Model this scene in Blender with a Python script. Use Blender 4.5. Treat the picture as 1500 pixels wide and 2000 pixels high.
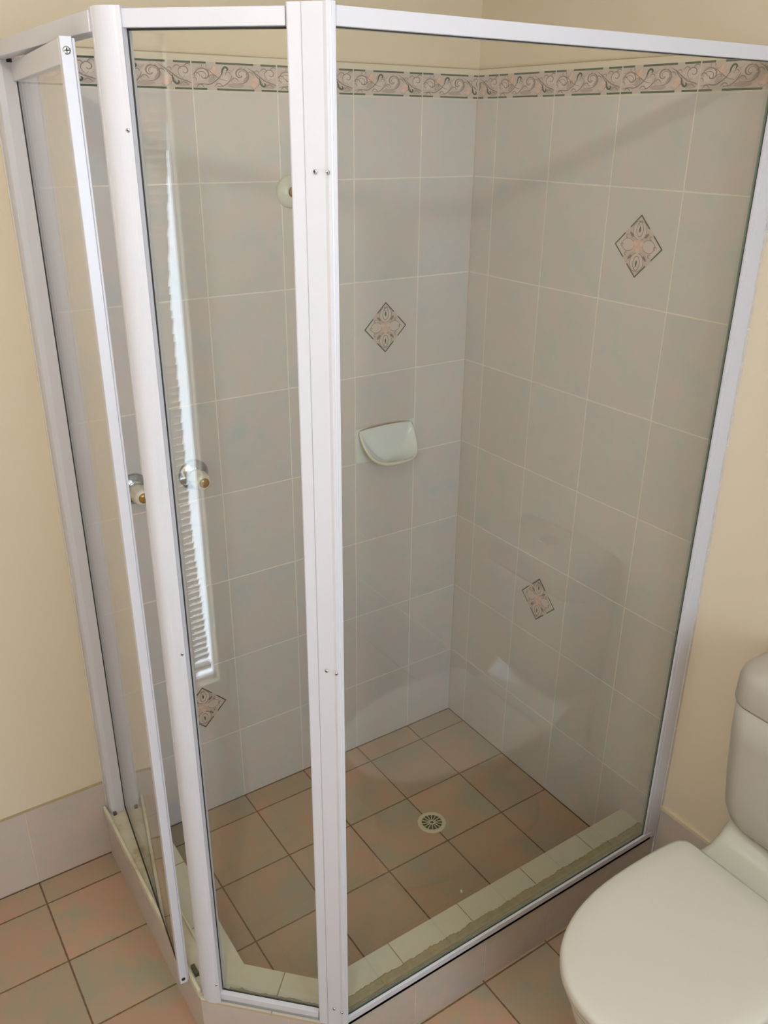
import bpy, bmesh, math, random
from mathutils import Matrix, Vector
PI = math.pi
random.seed(7)
S = bpy.context.scene
COL = S.collection
for o in list(bpy.data.objects):
    bpy.data.objects.remove(o)

# ------------------------------------------------------------------ camera
cam = bpy.data.cameras.new('camera')
co = bpy.data.objects.new('camera', cam)
COL.objects.link(co)
cam.sensor_fit = 'VERTICAL'
cam.sensor_height = 24.0
cam.sensor_width = 18.0
cam.lens = 1676.41 / 2000.0 * 24.0
cam.clip_start = 0.02
rt = (0.8300746, -0.5575889, 0.00841289)
up = (0.22110973, 0.34293768, 0.91296453)
bk = (-0.51194398, -0.7559685, 0.40795219)
CAM = (-1.56673532, -1.90149063, 1.84156325)
co.matrix_world = Matrix(((rt[0], up[0], bk[0], CAM[0]), (rt[1], up[1], bk[1], CAM[1]),
                          (rt[2], up[2], bk[2], CAM[2]), (0, 0, 0, 1)))
S.camera = co

# ------------------------------------------------------------------ world, lights, exposure
w = bpy.data.worlds.new('daylight')
S.world = w
w.use_nodes = True
w.node_tree.nodes['Background'].inputs['Color'].default_value = (0.74, 0.87, 1.0, 1)
w.node_tree.nodes['Background'].inputs['Strength'].default_value = 9.0

def area(name, loc, target, sx, sy, power, color, shape='RECTANGLE'):
    l = bpy.data.lights.new(name, 'AREA')
    l.shape = shape
    l.size = sx
    l.size_y = sy
    l.energy = power
    l.color = color
    o = bpy.data.objects.new(name, l)
    o.location = loc
    d = Vector(target) - Vector(loc)
    o.rotation_euler = d.to_track_quat('-Z', 'Y').to_euler()
    COL.objects.link(o)
    return o

pl = bpy.data.lights.new('ceiling_lamp_light', 'POINT')
pl.energy = 28.0
pl.color = (1.0, 0.965, 0.93)
pl.shadow_soft_size = 0.03
po = bpy.data.objects.new('ceiling_lamp_light', pl)
po.location = (-1.76, -1.81, 2.315)
COL.objects.link(po)
area('added_ceiling_fill', (-1.29, -1.62, 2.425), (-1.36, -1.40, 0), 0.56, 0.56, 4.0, (0.90, 0.94, 1.0))  # added soft overhead fill that brightens the upper surfaces, no known skylight
area('added_rear_fill', (-0.95, -3.02, 1.60), (-0.95, 0, 1.45), 1.0, 1.1, 27, (0.60, 0.78, 1.0))  # added cool fill from behind the camera, no known window there

S.view_settings.view_transform = 'Standard'
S.view_settings.look = 'None'
S.view_settings.gamma = 1.0
S.view_settings.use_curve_mapping = False
S.view_settings.exposure = 0.05
try:
    S.cycles.max_bounces = 12
    S.cycles.diffuse_bounces = 6
    S.cycles.glossy_bounces = 6
    S.cycles.transparent_max_bounces = 24
    S.cycles.sample_clamp_indirect = 6.0
except Exception:
    pass

# ------------------------------------------------------------------ node helpers
def lin(c):
    return tuple(((x / 12.92) if x <= 0.04045 else ((x + 0.055) / 1.055) ** 2.4) for x in c)
def rgb(r, g, b):
    return lin((r / 255.0, g / 255.0, b / 255.0)) + (1.0,)

class NT:
    def __init__(self, name):
        self.m = bpy.data.materials.new(name)
        self.m.use_nodes = True
        self.t = self.m.node_tree
        self.n = self.t.nodes
        self.b = self.n['Principled BSDF']
        self.out = self.n['Material Output']
    def link(self, a, b):
        self.t.links.new(a, b)
    def put(self, sock, v):
        if isinstance(v, (int, float)):
            sock.default_value = v
        elif isinstance(v, tuple):
            sock.default_value = v
        else:
            self.link(v, sock)
    def math(self, op, a, b=None, c=None):
        n = self.n.new('ShaderNodeMath')
        n.operation = op
        self.put(n.inputs[0], a)
        if b is not None:
            self.put(n.inputs[1], b)
        if c is not None:
            self.put(n.inputs[2], c)
        return n.outputs[0]
    def mix(self, f, a, b, mode='MIX'):
        n = self.n.new('ShaderNodeMix')
        n.data_type = 'RGBA'
        n.blend_type = mode
        self.put(n.inputs[0], f)
        self.put(n.inputs[6], a)
        self.put(n.inputs[7], b)
        return n.outputs[2]
    def pos(self):
        return self.n.new('ShaderNodeNewGeometry').outputs['Position']
    def sep(self, v):
        n = self.n.new('ShaderNodeSeparateXYZ')
        self.link(v, n.inputs[0])
        return n.outputs
    def comb(self, x, y, z):
        n = self.n.new('ShaderNodeCombineXYZ')
        self.put(n.inputs[0], x); self.put(n.inputs[1], y); self.put(n.inputs[2], z)
        return n.outputs[0]
    def noise(self, v, scale, detail=3.0, rough=0.55):
        n = self.n.new('ShaderNodeTexNoise')
        self.link(v, n.inputs['Vector'])
        n.inputs['Scale'].default_value = scale
        n.inputs['Detail'].default_value = detail
        n.inputs['Roughness'].default_value = rough
        return n.outputs
    def ramp(self, f, stops):
        n = self.n.new('ShaderNodeValToRGB')
        el = n.color_ramp.elements
        while len(el) < len(stops):
            el.new(0.5)
        for e, (p, c) in zip(el, stops):
            e.position = p
            e.color = c
        self.put(n.inputs[0], f)
        return n.outputs[0]
    def white(self, v):
        n = self.n.new('ShaderNodeTexWhiteNoise')
        n.noise_dimensions = '3D'
        self.link(v, n.inputs['Vector'])
        return n.outputs
    def bump(self, h, strength=0.3, dist=0.001):
        n = self.n.new('ShaderNodeBump')
        n.inputs['Strength'].default_value = strength
        n.inputs['Distance'].default_value = dist
        self.put(n.inputs['Height'], h)
        self.link(n.outputs[0], self.b.inputs['Normal'])

def plain(name, col, rough=0.5, metal=0.0, coat=0.0, spec=None):
    q = NT(name)
    q.b.inputs['Base Color'].default_value = col
    q.b.inputs['Roughness'].default_value = rough
    q.b.inputs['Metallic'].default_value = metal
    q.b.inputs['Coat Weight'].default_value = coat
    if spec is not None:
        q.b.inputs['Specular IOR Level'].default_value = spec
    return q.m

def tile_mat(name, u, u0, P, v, v0, H, cols, grout, gw, rough=0.3, seed=0.0, coat=0.0, streak=0.25, vline=True, freq=15.0, tv=0.05):
    """u, v: 'X','Y','Z' or 'D' (45 degree run); tiles of P x H with grout lines at u0 + k P, v0 + k H"""
    q = NT(name)
    p = q.pos()
    x, y, z = q.sep(p)
    ax = {'X': x, 'Y': y, 'Z': z}
    if u == 'D' or v == 'D':
        ax['D'] = q.math('MULTIPLY', q.math('SUBTRACT', x, y), 0.70711)
    if v == 'E':
        ax['E'] = q.math('MULTIPLY', q.math('ADD', x, y), 0.70711)
    def cell(a, a0, Q):
        s = q.math('DIVIDE', q.math('SUBTRACT', a, a0), Q)
        k = q.math('FLOOR', s)
        fr = q.math('SUBTRACT', s, k)
        d = q.math('MULTIPLY', q.math('MINIMUM', fr, q.math('SUBTRACT', 1.0, fr)), Q)   # metres to nearest line
        return k, d
    ku, du = cell(ax[u], u0, P)
    kv, dv = cell(ax[v], v0, H)
    d = q.math('MINIMUM', du, dv) if vline else du
    wob = q.noise(p, 90.0, 2.0)[0]
    d = q.math('ADD', d, q.math('MULTIPLY', q.math('SUBTRACT', wob, 0.5), gw * 0.55))
    g = q.math('SUBTRACT', 1.0, q.math('SMOOTHSTEP', gw * 0.35, gw * 0.75, d) if False else q.math('MINIMUM', 1.0, q.math('MAXIMUM', 0.0, q.math('DIVIDE', q.math('SUBTRACT', d, gw * 0.3), gw * 0.4))))
    rnd = q.white(q.comb(ku, kv, seed))
    off = q.n.new('ShaderNodeVectorMath'); off.operation = 'SCALE'
    q.link(rnd[1], off.inputs[0]); off.inputs[3].default_value = 13.0
    ad = q.n.new('ShaderNodeVectorMath'); ad.operation = 'ADD'
    q.link(p, ad.inputs[0]); q.link(off.outputs[0], ad.inputs[1])
    n1 = q.noise(ad.outputs[0], freq, 5.0, 0.62)[0]
    st = q.n.new('ShaderNodeMapping')
    q.link(ad.outputs[0], st.inputs[0])
    st.inputs['Scale'].default_value = (1, 1, 6) if v == 'Z' else (1, 1, 1)
    n2 = q.noise(st.outputs[0], 26.0, 4.0, 0.65)[0]
    n3 = q.noise(ad.outputs[0], freq * 0.5, 1.0, 0.5)[0]
    c = q.ramp(q.math('ADD', n1, q.math('MULTIPLY', q.math('SUBTRACT', n2, 0.5), streak)),
               [(0.35, cols[0]), (0.50, cols[1]), (0.65, cols[2])])
    c = q.mix(q.math('MULTIPLY', q.math('MAXIMUM', q.math('SUBTRACT', n3, 0.45), 0.0), 2.2), c, cols[3])
    val = q.math('ADD', 1.0 - tv / 2, q.math('MULTIPLY', rnd[0], tv))
    c = q.mix(1.0, c, q.comb(val, val, val), 'MULTIPLY')
    gc = q.mix(q.noise(p, 14.0, 3.0)[0], grout[0], grout[1])
    col = q.mix(g, c, gc)
    q.link(col, q.b.inputs['Base Color'])
    q.link(q.math('ADD', rough, q.math('MULTIPLY', g, 0.45)), q.b.inputs['Roughness'])
    q.b.inputs['Coat Weight'].default_value = coat
    q.bump(q.math('ADD', q.math('SUBTRACT', 1.0, g), q.math('MULTIPLY', n2, 0.10)), 0.5, 0.0008)
    return q.m

# ------------------------------------------------------------------ materials
A0, B0 = -0.1768, -0.0800            # first grout line from the corner on x and on y
WT = [rgb(197, 183, 180), rgb(191, 185, 182), rgb(181, 184, 183), rgb(195, 187, 179)]
WG = (rgb(222, 214, 203), rgb(210, 203, 192))
FT = [rgb(176, 138, 112), rgb(168, 141, 114), rgb(152, 143, 120), rgb(150, 141, 120)]
FG = (rgb(112, 84, 58), rgb(96, 74, 54))
M = {}
M['wall_tile_x'] = tile_mat('wall_tile_back', 'X', A0, 0.2, 'Z', 0.2434, 0.2474, WT, WG, 0.0030, 0.28, 1.0)
M['wall_tile_y'] = tile_mat('wall_tile_right', 'Y', B0, 0.2, 'Z', 0.2434, 0.2474, WT, WG, 0.0030, 0.28, 5.0)
M['floor_tile'] = tile_mat('floor_tile', 'X', A0, 0.2, 'Y', B0 - 0.002, 0.2, FT, FG, 0.0042, 0.42, 9.0, streak=0.35, freq=8.0, tv=0.10)
ST = [rgb(190, 170, 157), rgb(184, 171, 160), rgb(174, 167, 159), rgb(188, 175, 159)]
SG = (rgb(212, 198, 180), rgb(186, 168, 146))
M['skirt_x'] = tile_mat('skirting_tile_back', 'X', A0, 0.2, 'Z', -0.3, 0.9, ST, SG, 0.0024, 0.3, 15.0)
M['skirt_y'] = tile_mat('skirting_tile_right', 'Y', B0, 0.2, 'Z', -0.3, 0.9, ST, SG, 0.0024, 0.3, 17.0)
M['curb_x'] = tile_mat('curb_tile_front', 'X', A0, 0.2, 'Z', -0.3, 0.9, ST, SG, 0.0026, 0.3, 21.0)
M['curb_y'] = tile_mat('curb_tile_side', 'Y', B0, 0.2, 'Z', -0.3, 0.9, ST, SG, 0.0026, 0.3, 22.0)
M['curb_d'] = tile_mat('curb_tile_corner', 'D', 0.0212, 0.2, 'Z', -0.3, 0.9, ST, SG, 0.0026, 0.3, 23.0)
CT = [rgb(194, 189, 166), rgb(194, 189, 169), rgb(186, 185, 166), rgb(194, 189, 165)]
CG = (rgb(150, 138, 110), rgb(128, 118, 92))
M['curbtop_x'] = tile_mat('curb_top_front', 'X', A0 + 0.003, 0.2, 'Y', -2.0, 5.0, CT, CG, 0.0026, 0.45, 31.0)
M['curbtop_y'] = tile_mat('curb_top_side', 'Y', B0, 0.2, 'X', -2.0, 5.0, CT, CG, 0.0026, 0.45, 32.0)
M['curbtop_d'] = tile_mat('curb_top_corner', 'D', -0.216, 5.0, 'X', -7.0, 9.0, CT, CG, 0.0026, 0.45, 33.0)

def paint(name, base, var):
    q = NT(name)
    p = q.pos()
    n = q.noise(p, 2.2, 2.0)[0]
    q.link(q.mix(n, base, var), q.b.inputs['Base Color'])
    q.b.inputs['Roughness'].default_value = 0.62
    q.bump(q.noise(p, 420.0, 2.0)[0], 0.12, 0.0006)
    return q.m
M['cream'] = paint('cream_wall_paint', rgb(209, 194, 168), rgb(206, 192, 166))
M['ceiling'] = paint('ceiling_paint', rgb(226, 222, 214), rgb(224, 220, 211))
M['caulk'] = plain('aged_caulk', rgb(168, 148, 114), 0.7)
M['trim_edge'] = plain('tile_edge_glaze', rgb(205, 192, 160), 0.35)

def enamel(name, a, b, rough):
    q = NT(name)
    p = q.pos()
    q.link(q.mix(q.noise(p, 6.0, 3.0)[0], a, b), q.b.inputs['Base Color'])
    q.b.inputs['Roughness'].default_value = rough
    return q.m
M['frame'] = enamel('white_enamelled_aluminium', rgb(200, 198, 202), rgb(196, 194, 199), 0.30)
def sill_mat():
    q = NT('stained_white_enamel')
    p = q.pos()
    f = q.noise(p, 16.0, 3.0, 0.6)[0]
    q.link(q.ramp(f, [(0.36, rgb(178, 164, 132)), (0.46, rgb(200, 192, 166)), (0.68, rgb(208, 202, 184))]), q.b.inputs['Base Color'])
    q.b.inputs['Roughness'].default_value = 0.4
    return q.m
M['sill'] = sill_mat()
M['gasket'] = plain('dark_glazing_gasket', rgb(46, 44, 36), 0.6)
M['rubber'] = plain('dark_rubber', rgb(88, 86, 70), 0.6)
M['chrome'] = plain('chrome', (0.46, 0.48, 0.52, 1), 0.12, 1.0)
M['screw'] = plain('screw_steel', (0.62, 0.62, 0.60, 1), 0.25, 1.0)
M['dark'] = plain('dark_recess', rgb(40, 34, 28), 0.7)
M['ivory'] = plain('ivory_acrylic', rgb(208, 202, 186), 0.2, coat=0.3)
M['amber'] = plain('amber_cap', rgb(158, 122, 62), 0.18, 0.35, coat=0.6)
M['brass'] = plain('worn_brass', rgb(150, 118, 66), 0.35, 0.8)
M['flange'] = plain('white_flange_plastic', rgb(202, 200, 186), 0.25)
M['ceramic'] = plain('white_soap_dish_ceramic', rgb(206, 210, 206), 0.12, coat=0.5)
M['dishback'] = plain('ivory_ceramic_rim', rgb(202, 194, 174), 0.2)
M['mould'] = plain('brown_mould_line', rgb(150, 126, 92), 0.8)
M['china'] = plain('ivory_toilet_china', rgb(190, 186, 166), 0.14, coat=0.4)
M['seat'] = plain('ivory_toilet_seat_plastic', rgb(197, 191, 177), 0.30)
M['cisternp'] = plain('ivory_cistern_plastic', rgb(174, 166, 153), 0.34)
M['drainw'] = plain('drain_grate_enamel', rgb(196, 184, 154), 0.35)
M['drainhole'] = plain('drain_shadow', rgb(66, 58, 42), 0.7)
M['slat'] = plain('blind_slat', rgb(214, 202, 188), 0.45)
M['winframe'] = plain('window_frame_paint', rgb(232, 232, 230), 0.35)
M['soap'] = plain('white_soap', rgb(238, 236, 226), 0.5)
# printed glaze colours
M['pr_base'] = enamel('print_blush_glaze', rgb(190, 173, 165), rgb(182, 169, 160), 0.3)
M['pr_pale'] = plain('print_cream_glaze', rgb(204, 192, 172), 0.3)
M['pr_green'] = plain('print_dark_green', rgb(52, 72, 58), 0.3)
M['pr_mauve'] = plain('print_mauve', rgb(128, 108, 102), 0.3)
M['pr_shade'] = plain('print_grey_mauve', rgb(168, 150, 142), 0.3)
M['pr_pink'] = plain('print_pink', rgb(210, 176, 162), 0.3)
M['pr_peach'] = plain('print_peach', rgb(200, 168, 152), 0.3)
M['pr_light'] = plain('print_pale_blush', rgb(196, 182, 172), 0.3)

def glass_mat():
    q = NT('green_tinted_shower_glass')
    q.n.remove(q.b)
    geo = q.n.new('ShaderNodeNewGeometry')
    fr = q.n.new('ShaderNodeFresnel')
    # thin parallel slab: the same outside-in reflectance at both faces
    ior = q.math('ADD', 1.5, q.math('MULTIPLY', geo.outputs['Backfacing'], 1.0 / 1.5 - 1.5))
    q.link(ior, fr.inputs['IOR'])
    tr = q.n.new('ShaderNodeBsdfTransparent')
    film = q.noise(geo.outputs['Position'], 5.0, 4.0, 0.6)[0]
    q.link(q.mix(film, (0.980, 0.982, 0.958, 1), (0.970, 0.973, 0.948, 1)), tr.inputs['Color'])
    gl = q.n.new('ShaderNodeBsdfGlossy')
    gl.inputs['Roughness'].default_value = 0.0
    gl.inputs['Color'].default_value = (0.98, 0.98, 1.0, 1)
    mx = q.n.new('ShaderNodeMixShader')
    q.link(fr.outputs[0], mx.inputs[0])
    q.link(tr.outputs[0], mx.inputs[1])
    q.link(gl.outputs[0], mx.inputs[2])
    q.link(mx.outputs[0], q.out.inputs['Surface'])
    return q.m
M['glass'] = glass_mat()
M['glass_edge'] = plain('glass_edge_green', rgb(96, 110, 88), 0.25)
def clear_mat():
    q = NT('clear_window_glass')
    q.n.remove(q.b)
    tr = q.n.new('ShaderNodeBsdfTransparent')
    gl = q.n.new('ShaderNodeBsdfGlossy'); gl.inputs['Roughness'].default_value = 0.0
    mx = q.n.new('ShaderNodeMixShader'); mx.inputs[0].default_value = 0.05
    q.link(tr.outputs[0], mx.inputs[1]); q.link(gl.outputs[0], mx.inputs[2])
    q.link(mx.outputs[0], q.out.inputs['Surface'])
    return q.m
M['clear'] = clear_mat()
def lamp_mat():
    q = NT('lamp_diffuser')
    q.b.inputs['Base Color'].default_value = rgb(245, 242, 235)
    q.b.inputs['Emission Color'].default_value = (1, 0.95, 0.88, 1)
    q.b.inputs['Emission Strength'].default_value = 1.5
    return q.m
M['lamp'] = lamp_mat()

# ------------------------------------------------------------------ mesh helpers (world coordinates)
def bm_():
    return bmesh.new()
def box(bm, x0, x1, y0, y1, z0, z1, mi=0):
    vs = [bm.verts.new((x, y, z)) for x in (x0, x1) for y in (y0, y1) for z in (z0, z1)]
    fs = []
    for f in ((0, 1, 3, 2), (4, 6, 7, 5), (0, 4, 5, 1), (2, 3, 7, 6), (0, 2, 6, 4), (1, 5, 7, 3)):
        fc = bm.faces.new([vs[i] for i in f]); fc.material_index = mi; fs.append(fc)
    return fs
def prism(bm, poly, z0, z1, mi=0, side=None, cap=True):
    a = [bm.verts.new((x, y, z0)) for x, y in poly]
    b = [bm.verts.new((x, y, z1)) for x, y in poly]
    n = len(poly)
    for i in range(n):
        f = bm.faces.new([a[i], a[(i + 1) % n], b[(i + 1) % n], b[i]])
        f.material_index = side[i] if side else mi
    if cap:
        f = bm.faces.new(b); f.material_index = mi
        f = bm.faces.new(a[::-1]); f.material_index = mi
def barm(bm, p, q, w_in, z0, z1, mi=0):
    """horizontal bar whose outer face runs p to q (plan) and whose body lies w_in = (from, to) to the left of p->q"""
    d = Vector((q[0] - p[0], q[1] - p[1])).normalized()
    n = Vector((-d.y, d.x))
    P = [Vector(p) + n * w_in[0], Vector(q) + n * w_in[0], Vector(q) + n * w_in[1], Vector(p) + n * w_in[1]]
    prism(bm, [(v.x, v.y) for v in P], z0, z1, mi)
def lathe(bm, prof, org, axis, seg=40, mi=0, closed=False):
    """prof: list of (distance along axis, radius)"""
    axis = Vector(axis).normalized()
    t = Vector((0, 0, 1)) if abs(axis.z) < 0.9 else Vector((1, 0, 0))
    e1 = axis.cross(t).normalized(); e2 = axis.cross(e1)
    rings = []
    for h, r in prof:
        c = Vector(org) + axis * h
        if r < 1e-6:
            rings.append([bm.verts.new(c)])
        else:
            rings.append([bm.verts.new(c + e1 * r * math.cos(2 * PI * i / seg) + e2 * r * math.sin(2 * PI * i / seg)) for i in range(seg)])
    for a, b in zip(rings, rings[1:]):
        for i in range(seg):
            j = (i + 1) % seg
            if len(a) == 1 and len(b) == 1:
                continue
            if len(a) == 1:
                f = bm.faces.new([a[0], b[j], b[i]])
            elif len(b) == 1:
                f = bm.faces.new([a[i], a[j], b[0]])
            else:
                f = bm.faces.new([a[i], a[j], b[j], b[i]])
            f.material_index = mi; f.smooth = True
def loft(bm, secs, mi=0, cap0=True, cap1=True, smooth=True, mis=None):
    rings = [[bm.verts.new(v) for v in s] for s in secs]
    n = len(rings[0])
    for k, (a, b) in enumerate(zip(rings, rings[1:])):
        for i in range(n):
            j = (i + 1) % n
            f = bm.faces.new([a[i], a[j], b[j], b[i]])
            f.material_index = mis[k] if mis else mi; f.smooth = smooth
    if cap0:
        f = bm.faces.new(rings[0][::-1]); f.material_index = mi
    if cap1:
        f = bm.faces.new(rings[-1]); f.material_index = mi
def root_loc(p):
    v = Vector((0, 0, 0))
    while p:
        v = v + p.location; p = p.parent
    return v
def obj(name, bm, mats, parent=None, bevel=0.0, seg=2, label=None, smooth=False):
    bmesh.ops.recalc_face_normals(bm, faces=bm.faces)
    me = bpy.data.meshes.new(name)
    o = bpy.data.objects.new(name, me)
    COL.objects.link(o)
    if parent:
        o.parent = parent
        bm.transform(Matrix.Translation(-root_loc(parent)))
    bm.to_mesh(me); bm.free()
    for m in (mats if isinstance(mats, list) else [mats]):
        me.materials.append(m)
    if smooth:
        for p in me.polygons: p.use_smooth = True
    if bevel:
        b = o.modifiers.new('bevel', 'BEVEL'); b.width = bevel; b.segments = seg
        b.limit_method = 'ANGLE'; b.angle_limit = math.radians(35); b.harden_normals = False
    if label:
        o['label'] = label
    return o
def struct(name, bm, mats, parent=None, **k):
    o = obj(name, bm, mats, parent, **k)
    if not parent:
        o['kind'] = 'structure'
    return o
def tag(o, label, cat, group=None):
    o['label'] = label; o['category'] = cat
    if group: o['group'] = group
    return o
def thing(name, loc, label, cat, group=None):
    o = bpy.data.objects.new(name, None)
    o.empty_display_size = 0.05
    o.location = loc
    COL.objects.link(o)
    return tag(o, label, cat, group)
def dup(root, loc, label):
    r = root.copy(); COL.objects.link(r); r.location = loc; r['label'] = label
    for ch in list(root.children):
        c = ch.copy(); COL.objects.link(c); c.parent = r
        for g in ch.children:
            d = g.copy(); COL.objects.link(d); d.parent = c
    return r

# ------------------------------------------------------------------ room shell
XL, YR, ZC = -2.2, -3.0, 2.42
PW = 0.007                                  # painted wall stands this far behind the tile face
b = bm_(); box(b, XL - 0.15, 0.15, YR - 0.15, 0.15, -0.12, 0.0)
struct('floor', b, M['floor_tile'])
SX0, SX1, SY0, SY1 = -1.59, -0.99, -1.95, -1.35      # ceiling opening added to house the overhead fill light, out of view
b = bm_()
box(b, XL - 0.15, SX0, YR - 0.15, 0.15, ZC, ZC + 0.14); box(b, SX1, 0.15, YR - 0.15, 0.15, ZC, ZC + 0.14)
box(b, SX0, SX1, YR - 0.15, SY0, ZC, ZC + 0.14); box(b, SX0, SX1, SY1, 0.15, ZC, ZC + 0.14)
struct('ceiling', b, M['ceiling'])
b = bm_(); box(b, XL - 0.15, 0.15, PW, 0.15, 0, ZC)
wall_back = struct('wall_back', b, M['cream'])
b = bm_(); box(b, PW, 0.15, YR, PW, 0, ZC)
wall_right = struct('wall_right', b, M['cream'])
# left wall with the window opening
WY0, WY1, WZ0, WZ1 = -1.138, -0.27, 0.150, 2.05
b = bm_()
box(b, XL - 0.046, XL, YR, WY0, 0, ZC)
box(b, XL - 0.046, XL, WY1, PW, 0, ZC)
box(b, XL - 0.046, XL, WY0, WY1, 0, WZ0)
box(b, XL - 0.046, XL, WY0, WY1, WZ1, ZC)
struct('wall_left', b, M['cream'])
# rear wall with an opening added for the fill light (behind the camera)
RX0, RX1, RZ0, RZ1 = -1.5, -0.4, 1.02, 2.15
b = bm_()
box(b, XL, RX0, YR - 0.13, YR, 0, ZC)
box(b, RX1, PW, YR - 0.13, YR, 0, ZC)
box(b, RX0, RX1, YR - 0.13, YR, 0, RZ0)
box(b, RX0, RX1, YR - 0.13, YR, RZ1, ZC)
struct('wall_rear', b, M['cream'])

# tiled cladding on the two shower walls, children of their wall
ZT, ZF0 = 1.9795, 1.9100
b = bm_(); box(b, -1.177, 0.0, 0.0, PW, 0, ZT)
obj('tile_cladding', b, [M['wall_tile_x']], wall_back, label='grey blush wall tiles with cream grout')
b = bm_(); box(b, 0.0, PW, -0.882, 0.0, 0, ZT)
obj('tile_cladding', b, [M['wall_tile_y']], wall_right, label='grey blush wall tiles with cream grout')
b = bm_(); box(b, -1.177, 0.0, -0.0006, PW - 0.001, ZT, ZT + 0.0022); obj('caulk_line', b, M['caulk'], wall_back)
b = bm_(); box(b, -0.0006, PW - 0.001, -0.882, 0.0, ZT, ZT + 0.0022); obj('caulk_line', b, M['caulk'], wall_right)
b = bm_(); box(b, -0.0022, 0.0, -0.0022, 0.0, 0.0, ZF0); obj('corner_grout', b, plain('corner_grout', rgb(182, 172, 158), 0.7), wall_back)
# brown joints where the floor meets the walls
b = bm_()
box(b, XL, 0.0, -0.003, 0.0, 0.0, 0.0018)
obj('floor_joint', b, plain('floor_joint_grime', rgb(92, 72, 52), 0.8), wall_back)
b = bm_()
box(b, -0.003, 0.0, YR, 0.0, 0.0, 0.0018)
obj('floor_joint', b, plain('floor_joint_grime_side', rgb(92, 72, 52), 0.8), wall_right)

b = bm_()
for (x0_, z0_), (x1_, z1_) in (((-0.3765, 0.782), (-0.3400, 0.7455)),):
    for t in range(1):
        v = [b.verts.new((x0_, -.0003, z0_ + .0012)), b.verts.new((x1_, -.0003, z1_ + .0012)), b.verts.new((x1_, -.0003, z1_ - .0008)), b.verts.new((x0_, -.0003, z0_ - .0008))]
        b.faces.new(v)
obj('patch_joint', b, plain('patch_joint_grout', rgb(204, 196, 186), 0.7), wall_back, label='pale joint cutting off the corner of one tile')

# ---- printed decoration -------------------------------------------------
def polyribbon(bm, pts, wid, put, lift, mi, closed=False, taper=True):
    n = len(pts)
    L, R = [], []
    for i, (x, y) in enumerate(pts):
        a = pts[(i - 1) % n] if closed or i > 0 else pts[i]
        c = pts[(i + 1) % n] if closed or i < n - 1 else pts[i]
        dx, dy = c[0] - a[0], c[1] - a[1]
        l = math.hypot(dx, dy) or 1
        t = i / (n - 1)
        ww = wid * (0.25 + 0.75 * math.sin(PI * min(1, max(0, t))) ** 0.6) if taper and not closed else wid
        nx, ny = -dy / l * ww / 2, dx / l * ww / 2
        L.append(bm.verts.new(put(x + nx, y + ny, lift))); R.append(bm.verts.new(put(x - nx, y - ny, lift)))
    for i in range(n if closed else n - 1):
        j = (i + 1) % n
        f = bm.faces.new([L[i], L[j], R[j], R[i]]); f.material_index = mi
def polyface(bm, pts, put, lift, mi):
    f = bm.faces.new([bm.verts.new(put(x, y, lift)) for x, y in pts]); f.material_index = mi
def ell(cx, cy, rx, ry, rot=0, n=20):
    c, s = math.cos(rot), math.sin(rot)
    return [(cx + rx * math.cos(2 * PI * i / n) * c - ry * math.sin(2 * PI * i / n) * s,
             cy + rx * math.cos(2 * PI * i / n) * s + ry * math.sin(2 * PI * i / n) * c) for i in range(n)]
def spiral(cx, cy, r0, r1, a0, a1, n=26):
    out = []
    for i in range(n):
        t = i / (n - 1); r = r0 + (r1 - r0) * t; a = math.radians(a0 + (a1 - a0) * t)
        out.append((cx + r * math.cos(a), cy + r * math.sin(a)))
    return out
def curve(*P):
    out = []
    pts = [P[0]] + list(P) + [P[-1]]
    for i in range(1, len(pts) - 2):
        p0, p1, p2, p3 = pts[i - 1:i + 3]
        for k in range(8):
            t = k / 8
            out.append(tuple(0.5 * (2 * p1[j] + (p2[j] - p0[j]) * t + (2 * p0[j] - 5 * p1[j] + 4 * p2[j] - p3[j]) * t * t
                                    + (3 * p1[j] - p0[j] - 3 * p2[j] + p3[j]) * t ** 3) for j in (0, 1)))
    out.append(P[-1])
    return out
PRM = [M['pr_base'], M['pr_pale'], M['pr_green'], M['pr_mauve'], M['pr_shade'], M['pr_pink'], M['pr_peach'], M['pr_light'], plain('border_grout', rgb(200, 192, 180), 0.7)]
ZB = 1.9400                                   # centre line of the printed border

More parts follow.
